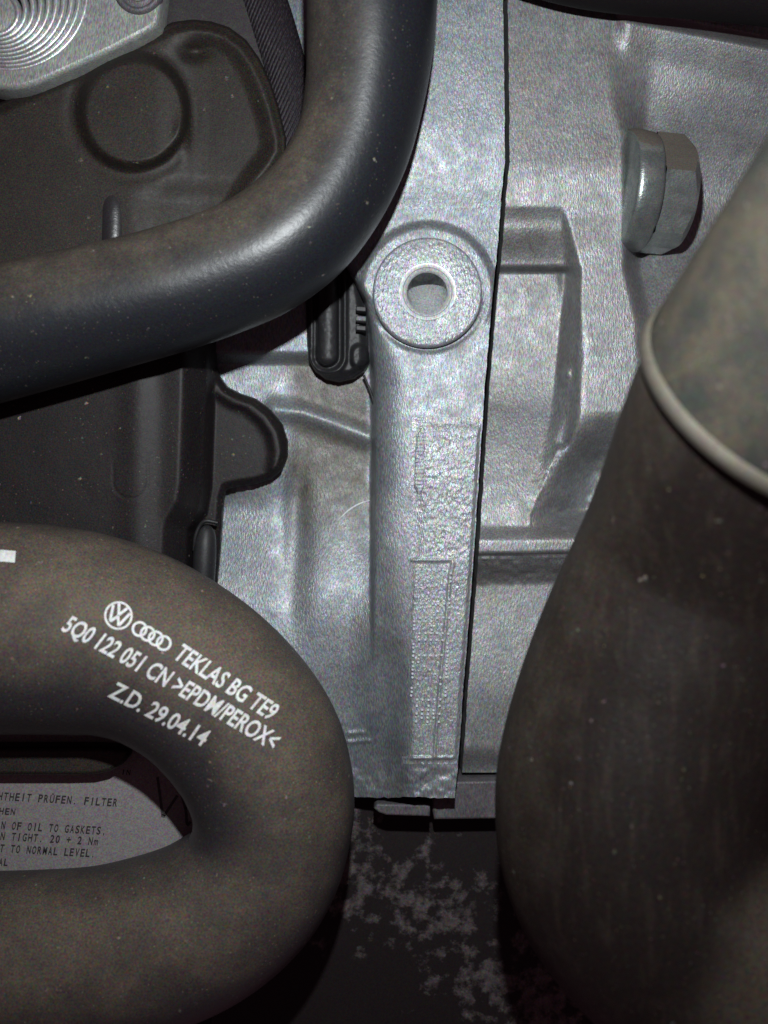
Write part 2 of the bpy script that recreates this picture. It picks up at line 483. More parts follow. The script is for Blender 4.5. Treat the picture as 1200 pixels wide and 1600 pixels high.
# ------------------------------------------------------------------ engine block (left of the joint)
def xb(v): return ip(v, [(-80, 505), (300, 515), (400, 530), (430, 548), (470, 570), (520, 578), (600, 584), (950, 583), (1300, 583)])
RIB = [(430, 640), (470, 645), (520, 662), (578, 684)]
def block_h(u, v):
    top = sp(v, [(-60, 42), (100, 34), (215, 26), (300, 11), (335, 0), (400, 0)], 26)
    rw = ip(v, [(-80, 14), (480, 14), (600, 62), (880, 62), (1000, 40)])
    dl = np.clip((xb(v) + rw - u) / rw, 0, 1)
    depth = ip(v, [(-80, 30), (480, 30), (600, 46), (740, 42), (860, 18), (960, 5), (1040, 0)])
    face = top - depth * (1 - np.sqrt(np.clip(1 - dl ** 2, 0, 1)))
    # lower face loses a little height below the stamping pad
    face = face - 14 * ss(v, 985, 1060) * (1 - ss(u, 600, 650))
    # valley on the left
    val = -84 + 0 * u
    val = val + 26 * (1 - ss(v, 548, 572))
    val = val + 15 * np.exp(-(polyd(u, v, RIB) / 15) ** 2)
    rise = ss(v, 780, 1010)
    rx = ss(u, 452, 505)
    val = val + sp(v, [(700, 0), (830, 0), (1010, 24), (1080, 28)], 40) * (rx + 0.2 * (1 - rx)) - 8 * ss(v, 1010, 1080) * rx
    val = val + 8 * np.exp(-((u - 520) / 60) ** 2) * ss(v, 700, 860) * (1 - ss(v, 960, 1030))
    val = val - 0.16 * np.clip(470 - u, 0, 200) * ss(v, 740, 800) - 13 * gs(u, 458, 22) * ss(v, 700, 790) * (1 - ss(v, 1000, 1080)) - 10 * ss(u, 440, 475) * ss(v, 600, 700) * (1 - ss(v, 840, 940))
    k = ss(u, xb(v) - 5, xb(v) + 3)
    low = ss(v, 760, 1060)
    h = face * k + val * (1 - k)
    soft = face * ss(u, 540, 640) + np.maximum(val, -46) * (1 - ss(u, 540, 640))
    h = h * (1 - low) + soft * low
    h = h - sp(v, [(900, 0), (1010, 0), (1240, 15)], 60) * (1 - ss(u, 590, 660))
    # raised arc round the upper half of the boss
    r = np.hypot(u - 668, v - 456)
    h = h + 9 * (1 - ss(r, 98, 112)) * (1 - ss(v, 455, 520)) * k
    h = h - 4 * gs(r, 90, 5) * ss(v, 430, 520) * k
    # casting roughness
    h = h + 0.5 * smooth_noise(u, v, 44, 1) + 0.12 * smooth_noise(u, v, 11, 2)
    h = h + ss(v, 1150, 1235) * (3.5 * smooth_noise(u, v, 13, 3) + 2 * smooth_noise(u, v, 6, 4))
    # two short tool marks by the hose
    for a, b in (((545, 1146), (566, 1144)), ((545, 1160), (576, 1157))):
        h = h + 3 * np.exp(-(segd(u, v, a, b) / 2.5) ** 2)
    return h
us = np.linspace(0, 1, 190); vs = np.concatenate([np.linspace(-80, 500, 180), np.linspace(503, 1246, 300)])
def bumap(U, V): return 335 + (seam(V) - 4 - 335) * U
def bvmap(U, V): return np.where(V > 1200, V + (V - 1200) / 46 * (3.4 * smooth_noise(U, V * 0 + 5, 15, 5) + 2 * smooth_noise(U, V * 0 + 5, 6, 6)), V)
BOSS = (668, 456)
block = empty('engine_block', (0, 0, -100))
tag(block, 'grey cast aluminium engine block face left of the thin joint line, with round threaded boss', 'engine block')
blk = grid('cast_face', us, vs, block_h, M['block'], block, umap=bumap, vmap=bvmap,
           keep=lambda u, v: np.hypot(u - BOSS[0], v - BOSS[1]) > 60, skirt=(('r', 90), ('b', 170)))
# grime lies in the valley: a weight per vertex
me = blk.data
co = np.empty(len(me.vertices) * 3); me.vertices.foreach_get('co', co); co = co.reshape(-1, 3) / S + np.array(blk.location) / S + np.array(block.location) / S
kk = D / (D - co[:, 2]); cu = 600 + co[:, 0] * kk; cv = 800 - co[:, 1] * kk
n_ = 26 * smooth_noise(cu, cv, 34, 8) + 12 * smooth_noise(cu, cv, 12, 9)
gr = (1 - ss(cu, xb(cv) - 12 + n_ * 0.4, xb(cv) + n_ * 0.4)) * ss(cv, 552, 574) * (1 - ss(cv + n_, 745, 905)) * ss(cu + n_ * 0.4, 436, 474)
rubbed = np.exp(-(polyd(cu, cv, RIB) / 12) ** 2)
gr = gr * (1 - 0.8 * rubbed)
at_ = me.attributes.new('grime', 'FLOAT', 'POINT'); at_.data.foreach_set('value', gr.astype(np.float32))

k0 = 1.0
bx, by, _ = W(BOSS[0], BOSS[1], 12)
def ring_prof():
    return [(85, -26), (85.5, 8), (84, 11), (81, 12), (52, 12.5), (40, 12.2), (38, 11.4), (36, 9), (34, 6), (33, 0)]
boss = lathe('boss', ring_prof(), 96, M['boss'], (bx, by, 0), parent=block)
pr = []
z = 0.0
for i in range(22):
    pr += [(32.5, z), (31.0, z - 2.0)]
    z -= 4.0
pr += [(29, z), (14, z - 8), (0.5, z - 12)]
pr = [(44, 12.9), (40, 12.3), (34, 7.5)] + pr
bore = lathe('threaded_bore', pr, 64, M['bore'], (bx, by, 0.5), parent=block)
for v_ in bore.data.vertices:      # the drilling leans into the block
    zz_ = v_.co.z / S + (z - 12 - 0.0) * 1.0
    dz_ = min(0.0, zz_)
    v_.co.y += -dz_ * 0.8 * S
    v_.co.x += dz_ * 0.06 * S

# pad with the stamped number
def padl(v): return ip(v, [(640, 648), (866, 646), (876, 639), (1200, 632)])
def pad_h(u, v):
    e = ss(v, 656, 678) * ss(u, padl(v), padl(v) + ip(v, [(660, 22), (860, 22), (880, 13), (1200, 13)])) * (1 - ss(v, 1183, 1190))
    e = e * (1 - ss(u, seam(v) - 12, seam(v) - 5))
    base = block_h(u, v)
    h = base + 0.4 + 4.6 * e
    line = ip(v, [(876, 708), (900, 703), (1060, 688), (1186, 678)])
    on = ss(v, 874, 880) * (1 - ss(v, 1180, 1186))
    h = h + on * (3.0 * gs(u, line, 2.6) - 2.0 * (1 - ss(u, line - 3, line + 1)))
    h = h + 2.5 * gs(v, 875, 2.2) * ss(u, 638, 642) * (1 - ss(u, 706, 710)) + 2.0 * gs(v, 1184, 2) * (1 - ss(u, 706, 712))
    h = h + e * (0.9 * smooth_noise(u, v, 7, 21) + 0.7 * smooth_noise(u, v, 4.5, 22)) * (1 - 0.95 * ss(v, 870, 890))
    # milled ripples on the rounded left edge
    h = h + 0.5 * np.sin(v * 1.0) * gs(u, padl(v) + 10, 9) * (1 - ss(v, 770, 800))
    return h
def strip_grid(name, path, w, h0, mat, rip):
    """a narrow milled crest following path (u, v)"""
    vs_ = np.arange(path[0][1], path[-1][1], 1.4); us_ = np.linspace(-1, 1, 9)
    cx = lambda V: ip(V, [(b, a) for a, b in path])
    L = path[-1][1] - path[0][1]
    wf = lambda V: w * np.clip(np.minimum(V - path[0][1] + 3, path[-1][1] - V + 3) / 14, 0.15, 1)
    return grid(name, us_, vs_, lambda u, v: pad_h(cx(v) + 0 * u, v) * 0 + block_h(cx(v) + 0 * u, v) + 3.6 + h0 * np.sqrt(np.clip(1 - ((u - cx(v)) / (wf(v) * 1.02)) ** 2, 0, 1)) - 1.2 + rip * np.sin(v * 1.1), mat, block, umap=lambda U, V: cx(V) + U * wf(V))
strip_grid('milled_edge', [(661, 668), (657, 700), (655, 772)], 8.5, 2.6, M['boss'], 0.3)
strip_grid('milled_edge', [(707, 880), (702, 905), (697, 960), (690, 1060), (683, 1184)], 2.6, 3.0, M['machined'], 0.12)
pus = np.linspace(0, 1, 62); pvs = np.linspace(652, 1194, 290)
grid('stamping_pad', pus, pvs, pad_h, M['pad'], block, umap=lambda U, V: padl(V) - 4 + (seam(V) - 6 - padl(V) + 4) * U)

# the peened number, dot by dot, read upwards
GL = {'*': ['00000', '10101', '01110', '11111', '01110', '10101', '00000'],
      'C': ['01110', '10001', '10000', '10000', '10000', '10001', '01110'],
      'Z': ['11111', '00001', '00010', '00100', '01000', '10000', '11111'],
      'D': ['11110', '10001', '10001', '10001', '10001', '10001', '11110'],
      'A': ['01110', '10001', '10001', '11111', '10001', '10001', '10001'],
      '1': ['00100', '01100', '00100', '00100', '00100', '00100', '01110'],
      '5': ['11111', '10000', '11110', '00001', '00001', '10001', '01110']}
DV = []; DF = []
def dome(u, v, r, hh):
    z0 = float(pad_h(np.array([float(u)]), np.array([float(v)]))[0])
    n0 = len(DV); m = 8
    x, y, _ = W(u, v, z0)
    for rr, zz_ in ((r, -1.0), (r * 0.72, hh * 0.65), (r * 0.3, hh)):
        for j in range(m):
            t = 2 * math.pi * j / m
            DV.append((x + rr * math.cos(t), y + rr * math.sin(t), z0 + zz_))
    for q in range(2):
        for j in range(m):
            k = (j + 1) % m
            DF.append((n0 + q * m + j, n0 + q * m + k, n0 + (q + 1) * m + k, n0 + (q + 1) * m + j))
    DF.append(tuple(n0 + 2 * m + j for j in range(m)))
vv = 1128.0
for ch in '*CZDA1 5':
    if ch != ' ':
        for r_, row in enumerate(GL[ch]):
            for c_, b in enumerate(row):
                if b == '1':
                    v_ = vv - c_ * 6.1
                    cx_ = ip(v_, [(880, 678), (1130, 668)])
                    dome(cx_ + (r_ - 3) * 8.9 + rng.uniform(-.6, .6), v_ + rng.uniform(-.6, .6), 2.5, 3.6)
    vv -= 34.5 if ch != ' ' else 6
mk = mesh_obj('peened_number', DV, DF, M['thread'], block)  # glint of the dots is put into their bright diffuse colour

# ------------------------------------------------------------------ gearbox casting (right of the joint)
def ucol(v): return ip(v, [(-80, 957), (150, 968), (210, 990), (345, 992), (420, 992), (500, 1010)])
def gear_h(u, v):
    h = 0 * u - 3.0
    # shoulder the bolt bears on
    dr = sp(v, [(-80, 10), (60, 12), (130, 24), (190, 50), (250, 84), (300, 96), (380, 90), (430, 64), (480, 32), (560, 4)], 26)
    h = h - dr * ss(u, ucol(v) - 20, ucol(v) + ip(v, [(60, 70), (150, 50), (230, 10)]))
    # roll at the top right
    vr = 42 + (u - 960) * 0.2
    h = h + (sp(v - vr, [(-60, 24), (-22, 24), (44, 0), (90, 0)], 12) - 60 * (1 - ss(v, vr - 34, vr - 10))) * ss(u, 955, 985)
    h = h + 10 * (1 - ss(v, -60, 60)) * 0
    # soft roll above the pocket
    h = h - 9 * ss(v, 250, 345)
    s_ = seam(v)
    # pocket: overhanging shoulder then a plate
    right = ip(v, [(330, 874), (420, 882), (440, 880), (500, 876), (600, 866), (660, 856), (760, 826), (850, 800)])
    inp = 1 - ss(u, right - 2, right + ip(v, [(330, 14), (430, 30), (560, 34), (640, 50), (760, 80)]))
    top = ss(v, 318, 426)
    dpt = 12 * ss(v, 316, 352) + 30 * ss(v, 345, 420) + 30 * ss(v, 414, 428)
    out = 1 - ss(v, 560, 860)
    plate = dpt + 8 * np.clip((v - 430) / 200, 0, 1)
    h = h - plate * inp * out * ss(v, 316, 330)
    # ridge between pocket and the outer casting with a bright lump
    h = h - 9 * np.exp(-(polyd(u, v, [(884, 430), (897, 500), (900, 560), (892, 640), (880, 690)]) / 9) ** 2)
    h = h + 16 * np.exp(-(((u - 884) / 8) ** 2 + ((v - 584) / 16) ** 2))
    # hollow
    hol = np.exp(-(((u - 905 - (780 - v) * 0.25) / (78)) ** 4)) * ss(v, 640, 742) * (1 - ss(v, 794, 840))
    h = h - 88 * hol * ss(u, 895 - (v - 640) * 0.46, 925 - (v - 640) * 0.36 + 45)
    h = h + 2 * ss(v, 828, 848) * (1 - ss(v, 863, 868)) - 26 * ss(v, 640, 820) * (1 - ss(v, 820, 846)) * 0.5
    # plane below the ledge
    lv = 866 - (u - 745) * 0.02
    h = h - 14 * ss(v, lv - 3, lv + 6) - 46 * ss(v, lv + 2, lv + 50)
    h = h + 4 * gs(v, lv + 6.5, 1.8)
    h = h + 16 * ss(v, 905, 1100) - 22 * ss(v, 1165, 1210)
    band = ss(v, lv, lv + 4) * (1 - ss(v, lv + 35, lv + 50))
    h = h + band * (5 * smooth_noise(u, v, 7, 31) + 2.5 * smooth_noise(u, v, 4, 32))
    h = h + 0.5 * smooth_noise(u, v, 50, 33) + 0.12 * smooth_noise(u, v, 12, 34)
    h = h + 3.5 * smooth_noise(u, v, 9, 36) * hol
    # scratch
    h = h + 1.6 * np.exp(-(polyd(u, v, [(872, 700), (848, 760), (829, 800), (826, 830)]) / 1.6) ** 2)
    return h
gus = np.linspace(0, 1, 200) ** 1.15; gvs = np.linspace(-80, 1207, 520)
gear = grid('gearbox_housing', gus, gvs, gear_h, M['gear'], umap=lambda U, V: seam(V) + 3.5 + (1260 - seam(V) - 3.5) * U, skirt=(('l', 90), ('b', 120)))
tag(gear, 'pale grey cast aluminium gearbox housing right of the thin joint line, with a recessed pocket', 'gearbox housing')

# thin bright hairs / scratches lying on the castings
def strip(name, pts, hf, w, mat, parent, lift=0.8):
    P = spline(pts, 6)
    V = []; F = []
    for i, p in enumerate(P):
        a = P[max(0, i - 1)]; b = P[min(len(P) - 1, i + 1)]
        d = (b - a) / np.linalg.norm(b - a); n = np.array([-d[1], d[0]])
        ww = w * (0.35 + 0.65 * math.sin(math.pi * (i + 0.5) / len(P)))
        for s_ in (-1, 0, 1):
            q = p + n * ww * s_
            z = float(hf(np.array([q[0]]), np.array([q[1]]))[0]) + lift + (0.5 if s_ == 0 else -0.6)
            V.append(W(q[0], q[1], z))
    for i in range(len(P) - 1):
        for k in range(2):
            a = i * 3 + k
            F.append((a, a + 3, a + 4, a + 1))
    return mesh_obj(name, V, F, mat, parent)
strip('scratch', [(527, 814), (545, 797), (562, 787), (578, 782)], block_h, 1.3, M['thread'], block, 1.6)

# ------------------------------------------------------------------ hex bolt
bolt = empty('hex_flange_bolt', W(1000, 300, -40))
tag(bolt, 'zinc plated hex head bolt with a collar, brown with dirt on its upper side', 'bolt')
ax = Vector((1, -0.06, -0.10)).normalized()
p0 = Vector(W(980, 299, -38))
lathe('collar', [(0.5, -13), (90, -13), (94, -10), (95.5, -4), (95.5, 5), (94.5, 14), (93, 26), (90, 31), (60, 32)], 72, M['zinc'], p0, ax, bolt)
def hexhead():
    q = Vector((0, 0, 1)).rotation_difference(ax)
    seg = 72; R = 94.0; apo = R * math.cos(math.pi / 6)
    V = []; F = []
    vl_ = q.inverted() @ Vector((0, -0.40, 0.92)); rot = math.atan2(vl_.y, vl_.x)
    prof = [(1.0, 24, 0), (1.0, 76, 0), (1.0, 88, 1), (0.9, 92, 1), (0.55, 93, 1), (0.05, 93, 1)]
    for sc_, h, ch in prof:
        for j in range(seg):
            t = 2 * math.pi * j / seg + rot
            a = (t - rot + math.pi / 6) % (math.pi / 3) - math.pi / 6
            rh = apo / math.cos(a)
            if ch: rh = min(rh, apo * 1.0) * sc_
            hh = h
            if not ch and h > 50: hh = h + 9 - (rh - apo) * 0.8
            if h < 50: hh = 31
            # axis frame: local x -> chosen so a flat faces the camera
            p = q @ Vector((rh * math.cos(t), rh * math.sin(t), hh))
            V.append(tuple(p + p0))
    n = len(prof)
    for i in range(n - 1):
        for j in range(seg):
            k = (j + 1) % seg
            F.append((i * seg + j, i * seg + k, (i + 1) * seg + k, (i + 1) * seg + j))
    o = mesh_obj('hex_head', V, F, M['zinc'], bolt, True)
    o.data.set_sharp_from_angle(angle=math.radians(24))
    return o
hexhead()

# ------------------------------------------------------------------ sump pieces below
led = slab('sump_flange', [(676, 1222), (690, 1221), (980, 1217), (980, 1277), (820, 1279), (678, 1281), (675, 1260)], -180, -50, M['ledge'], bev=4)
tag(led, 'dull grey metal flange end just under the gearbox housing, short and square', 'flange')
led2 = slab('gasket_plate', [(480, 1254), (590, 1256), (672, 1258), (672, 1276), (604, 1274), (592, 1270), (584, 1263), (480, 1262)][1:7] , -180, -36, M['ledge'], bev=3)
tag(led2, 'thin grey strip with a rounded left end below the ragged block edge', 'plate')

pan = slab('flaked_sheet_metal', [(330, 1210), (1100, 1210), (1100, 1760), (330, 1760)], -150, -115, M['stained'], bev=5)
tag(pan, 'black painted sheet metal flaked to grey patches at the bottom between the hoses', 'sheet metal')

# ------------------------------------------------------------------ plastic cover, upper left
COV = [(-90, 200), (0, 160), (40, 142), (110, 113), (180, 80), (245, 46), (270, 34), (300, 30), (330, 33), (358, 42), (385, 62), (405, 90), (422, 125), (436, 165), (448, 215), (448, 240), (436, 262), (400, 310), (330, 430), (-90, 520)]
def cover_h(u, v):
    d = sdf(u, v, COV)
    h = 34 + 0 * u
    h = h - 16 * ss(d, 12, 46) * ss(u, 240, 330)
    h = h - 260 * (1 - ss(d, -10, 3)) - 10 * (1 - ss(d, 2, 20))
    r = np.hypot((u - 207) / 1.0, (v - 175) / 1.06)
    h = h + 22 * (1 - ss(r, 70 + 5 * ss(u, 200, 280), 92)) - 2 * gs(r, 98, 9)
    # right corner of the well is squarer
    h = h + 9 * np.exp(-(((u - 286) / 12) ** 2 + ((v - 215) / 30) ** 2))
    # small notch
    h = h - 11 * np.exp(-(np.hypot((u - 305) / 1.7, v - 82) / 11) ** 2) 
    # rounded post below the well
    h = h - 12 * ss(v, 270, 320) * ss(u, 200, 270)
    h = h + 0.8 * smooth_noise(u, v, 40, 41)
    return h
cov = empty('plastic_cover', W(200, 250, 0))
tag(cov, 'dusty black moulded plastic cover with a round well, behind the bent hose', 'cover')
grid('shell', np.arange(-90, 462, 2.2), np.arange(20, 470, 2.2), cover_h, M['cover'], cov, keep=lambda u, v: sdf(u, v, COV) > -11)
P, R = capsule_path([(181, 292, 0, 14), (181, 304, 6, 22), (180, 325, 12, 25), (180, 350, 14, 25), (179, 400, 14, 25), (179, 440, 10, 25)])
V_, F_ = tube_mesh(P, R, 40); mesh_obj('locating_post', V_, F_, M['gloss'], cov)
wx, wy, _ = W(207, 177, 4)
0 and lathe('well_plug', [(73, -14), (74, -4), (72.5, 0), (70, 1.2), (30, 1.6), (0.5, 1.7)], 72, M['disc'], (wx, wy, 0), parent=cov)

# ------------------------------------------------------------------ dark panel with a lobe, left
LOBE = [(240, 520), (338, 520), (338, 570), (344, 590), (356, 606), (376, 616), (400, 624), (424, 642), (441, 664), (449, 690), (449, 712), (440, 734), (424, 748), (400, 756), (372, 760), (354, 764), (349, 780), (344, 860), (338, 930), (240, 930)]
BODY = [(-90, 500), (332, 500), (330, 620), (325, 760), (318, 800), (300, 830), (296, 940), (-90, 940)]
RIM = [(340, 575), (352, 602), (374, 616), (398, 624), (422, 644), (438, 668), (444, 696), (441, 722)]
def panel_h(u, v):
    d = sdf(u, v, LOBE); b = sdf(u, v, BODY)
    h = -44 + 34 * ss(b, -8, 10) + 52 * ss(b, 0, 50)
    h = h + 4 * gs(u, 213, 24) - 3 * gs(u, 250, 24)
    h = h + 9 * np.exp(-(np.maximum(0, polyd(u + 10, v - 9, RIM) - 2) / 9) ** 2) * (1 - ss(b, -8, 5))
    dd = np.maximum(d, b)
    h = h - 8 * (1 - ss(dd, 0, 12)) - 220 * (1 - ss(dd, -9, 1))
    cap = segd(u, v, (204, 712), (204, 752))
    h = h - 0.6 * gs(cap, 27, 2.2) * ss(v, 700, 740)
    return h + 0.6 * smooth_noise(u, v, 40, 51)
pnl = empty('timing_belt_cover', W(180, 720, -40))
tag(pnl, 'speckled black plastic guard with a rounded lobe, between the two dusty hoses', 'plastic guard')
grid('panel_face', np.arange(-90, 462, 2.2), np.arange(505, 940, 2.2), panel_h, M['panel'], pnl, keep=lambda u, v: np.maximum(sdf(u, v, LOBE), sdf(u, v, BODY)) > -10)
P, R = capsule_path([(322, 822, -36, 5), (322, 832, -32, 14), (320, 860, -30, 18), (318, 900, -30, 18), (317, 950, -34, 16)])
V_, F_ = tube_mesh(P, R, 24); mesh_obj('retaining_clip', V_, F_, M['black'], pnl)
P, R = capsule_path([(303, 860, -26, 2.6), (305, 840, -20, 3), (312, 822, -18, 3), (322, 814, -16, 3.4), (340, 817, -18, 3)])
V_, F_ = tube_mesh(P, R, 12); mesh_obj('clip_edge', V_, F_, M['black'], pnl)

# ------------------------------------------------------------------ pale fitting, top left
plate = empty('aluminium_fitting', W(110, 40, 30))
tag(plate, 'pale aluminium fitting plate with a ribbed round neck in the top left corner', 'fitting')
slab('plate', [(-120, -120), (262, -120), (258, -60), (250, 10), (247, 36), (236, 46), (175, 78), (110, 108), (60, 130), (38, 137), (14, 139), (-10, 136), (-120, 110)], 10, 62, M['plate'], plate, bev=8)
def groove_ring(k):
    R_ = (120 - 9.6 * k)
    cx_, cy_ = 16 - 2.4 * k, -12 + 3.6 * k
    z = 60 + 5.0 * k
    f = (D - z) / D
    x, y, _ = W(cx_, cy_, z)
    prof = []
    for j in range(13):
        t = math.pi * j / 12
        prof.append((R_ * f + 4.4 * math.cos(t), 5.0 * math.sin(t) - 1))
    prof = [(R_ * f + 4.4, -16)] + prof + [(R_ * f - 4.6, -16)]
    return lathe('rib', prof, 120, M['machined'], (x, y, z), parent=plate)
for k in range(10): groove_ring(k)
x, y, _ = W(-6, 20, 105)
lathe('neck', [(124, -62), (124, -44), (121, -42), (112, -44)], 120, M['ledge'], (W(16, -12, 60)[0], W(16, -12, 60)[1], 104), parent=plate)
lathe('neck_face', [(34, -20), (33, 4), (28, 6), (0.5, 6)], 60, M['plate'], (W(-8, 20, 105)[0], W(-8, 20, 105)[1], 98), parent=plate)

scr = empty('socket_screw', W(215, -18, 62))
tag(scr, 'small round socket screw in the pale fitting plate at the top edge', 'screw')
x, y, _ = W(215, -18, 70)
lathe('screw_head', [(36, -10), (36, 5), (33, 9), (29, 9), (27, 4), (24, 2), (21, 6), (17, 6), (14, -6), (0.5, -8)], 48, M['ledge'], (x, y, 62), parent=scr)

# ------------------------------------------------------------------ woven sleeve
P, R = capsule_path([(372, -80, -25, 40), (402, -20, -22, 38), (428, 50, -18, 36), (448, 120, -14, 33), (455, 190, -12, 31), (456, 270, -16, 30), (450, 330, -20, 30)], 10)
V_, F_ = tube_mesh(P, R, 40, flat=0.55)
slv = mesh_obj('woven_sleeve', V_, F_, M['weave'])
tag(slv, 'black woven cable sleeve between the plastic cover and the bent hose', 'cable sleeve')
# dark strut behind cover top
st = slab('support_bracket', [(250, -120), (395, -120), (392, 0), (430, 110), (380, 130), (300, 90), (246, 60)], -70, -8, M['disc'], bev=6)
tag(st, 'dark smooth bracket showing above the plastic cover, left of the woven sleeve', 'bracket')

# ------------------------------------------------------------------ connector
con = empty('cable_connector', W(525, 500, -60))
tag(con, 'small glossy black plastic connector tucked under the bent hose beside the boss', 'connector')
CON = [(480, 400), (478, 470), (480, 540), (484, 562), (494, 580), (510, 592), (530, 596), (552, 591), (568, 580), (576, 565), (576, 500), (566, 440), (560, 400)]
def con_h(u, v):
    d = sdf(u, v, CON)
    h = -36 - 14 * (1 - ss(d, 0, 16)) - 120 * (1 - ss(d, -8, 1))
    # moulded U-shaped rib and hollow
    cap = segd(u, v, (512, 400), (512, 556))
    h = h + 16 * np.sqrt(np.clip(1 - (cap / 17) ** 2, 0, 1)) - 5 * gs(cap, 19, 3) + 7 * gs(cap, 27, 4)
    cap2 = segd(u, v, (562, 552), (562, 562))
    h = h + 10 * (1 - ss(cap2, 9, 17))
    return h + 0.8 * smooth_noise(u, v, 5, 61)
grid('connector_body', np.arange(468, 588, 1.6), np.arange(392, 608, 1.6), con_h, M['black'], con, keep=lambda u, v: sdf(u, v, CON) > -9)
for i, vv_ in enumerate((478, 493, 508)):
    slab('contact_tooth', [(556, vv_), (572, vv_ + 1), (572, vv_ + 9), (556, vv_ + 8)], -40, -14, M['ledge' if i == 1 else 'black'], con, bev=1.5)
P, R = capsule_path([(568, 586, -60, 2), (574, 600, -62, 2), (582, 622, -64, 2), (588, 650, -66, 1.6)])
V_, F_ = tube_mesh(P, R, 10); w_ = mesh_obj('thin_wire', V_, F_, M['black'])
tag(w_, 'thin black wire running down from the small connector along the block edge', 'wire')

# ------------------------------------------------------------------ dark hose at the top right edge
P, R = capsule_path([(800, -95, 70, 70), (900, -62, 70, 66), (1000, -50, 70, 68), (1120, -42, 70, 68), (1290, -22, 70, 68)])
V_, F_ = tube_mesh(P, R, 40)
th = mesh_obj('black_pipe', V_, F_, M['deep'])
tag(th, 'matt black pipe crossing the top right edge above the gearbox housing', 'pipe')

# ------------------------------------------------------------------ bent hose
P, R = capsule_path([(583, -200, 150, 104), (582, -80, 145, 104), (581, 0, 140, 102), (578, 75, 135, 99), (570, 145, 132, 94), (552, 225, 130, 90), (514, 300, 130, 91), (465, 357, 131, 95), (405, 400, 132, 96), (341, 428, 132, 96), (275, 450, 132, 97), (200, 471, 132, 98), (65, 505, 132, 102), (-60, 535, 132, 106), (-200, 570, 132, 108)], 12)
V_, F_ = tube_mesh(P, R, 96)
ha = mesh_obj('bent_coolant_hose', V_, F_, M['hose_a'])
tag(ha, 'black rubber hose bending from the top edge to the left edge, glossy and partly dusty', 'hose')

# ------------------------------------------------------------------ loop hose
LP_ = [(-220, 985, 166), (-120, 981, 166), (-20, 980, 165), (60, 982, 163), (130, 989, 158), (195, 1003, 150), (258, 1030, 143), (318, 1070, 139), (368, 1120, 137), (402, 1170, 135), (420, 1218, 131), (427, 1262, 127), (424, 1306, 123), (412, 1348, 122), (388, 1386, 124), (350, 1420, 128), (300, 1450, 131), (230, 1476, 134), (150, 1496, 137), (50, 1508, 142), (-70, 1515, 146), (-220, 1520, 150)]
P, R = capsule_path([(a, b, 114, c) for a, b, c in LP_], 10)
V_, F_ = tube_mesh(P, R, 128)
hb_root = empty('looped_coolant_hose', W(300, 1260, 0))
tag(hb_root, 'brown dusty rubber hose turning back on itself at lower left, with white printed lettering', 'hose')
hb = mesh_obj('hose_wall', V_, F_, M['hose_b'], hb_root)
bvh = BVHTree.FromPolygons([tuple(p) for p in V_], [tuple(f) for f in F_])
def on_hose(u, v, lift=0.7):
    o = Vector((0, 0, D)); d = (Vector(W(u, v, 0)) - o).normalized()
    loc, nor, i, dist = bvh.ray_cast(o, d)
    if loc is None: return None
    if nor.z < 0: nor = -nor
    return tuple(loc + nor * lift)

def text_mesh(txt, bold=0.0):
    cu_ = bpy.data.curves.new('lettering', 'FONT')
    cu_.body = txt; cu_.size = 1.0; cu_.resolution_u = 3; cu_.offset = bold
    o = bpy.data.objects.new('lettering', cu_); col.objects.link(o)
    bpy.context.view_layer.update()
    m = bpy.data.meshes.new_from_object(o.evaluated_get(bpy.context.evaluated_depsgraph_get()))
    V = [(v.co.x, v.co.y) for v in m.vertices]; F = [tuple(p.vertices) for p in m.polygons]
    bpy.data.objects.remove(o); bpy.data.curves.remove(cu_); bpy.data.meshes.remove(m)
    return V, F
def fit_text(txt, a, b, hgt, slant, bold, mapper, name, mat, parent, bow=0.0):
    """set a line of lettering from a to b (baseline), capitals hgt tall"""
    V, F = text_mesh(txt, bold)
    xs = [p[0] for p in V]; x0, x1 = min(xs), max(xs)
    capH = 0.70
    a = np.array(a, float); b = np.array(b, float)
    L = np.linalg.norm(b - a); d = (b - a) / L; n = np.array([d[1], -d[0]])
    out = []
    for x, y in V:
        t = (x - x0) / (x1 - x0) * L
        h = y / capH * hgt
        q = a + d * (t + slant * h) + n * (h + bow * 4 * (t / L) * (1 - t / L))
        out.append(mapper(q[0], q[1]))
    return mesh_obj(name, out, F, mat, parent, False)
ph = lambda u, v: on_hose(u, v)
fit_text('TEKLAS BG TE9', (269, 1027), (421, 1126), 28, 0.12, 0.020, ph, 'printed_line', M['print'], hb_root)
fit_text('5Q0 122 051 CN >EPDM/PEROX<', (95, 984), (424, 1172), 28, 0.14, 0.020, ph, 'printed_line', M['print'], hb_root, bow=3)
fit_text('Z.D. 29.04.14', (168, 1087), (316, 1166), 27, 0.12, 0.020, ph, 'printed_line', M['print'], hb_root, bow=1)
def ring_flat(cx_, cy_, r1, r2, name, sx=1.0, seg=40, ang=0.0):
    V = []; F = []
    ca, sa = math.cos(ang), math.sin(ang)
    for j in range(seg):
        t = 2 * math.pi * j / seg
        for r in (r1, r2):
            x_, y_ = r * sx * math.cos(t), r * math.sin(t)
            V.append(on_hose(cx_ + x_ * ca - y_ * sa, cy_ + x_ * sa + y_ * ca))
    for j in range(seg):
        k = (j + 1) % seg
        F.append((2 * j, 2 * j + 1, 2 * k + 1, 2 * k))
    return V, F
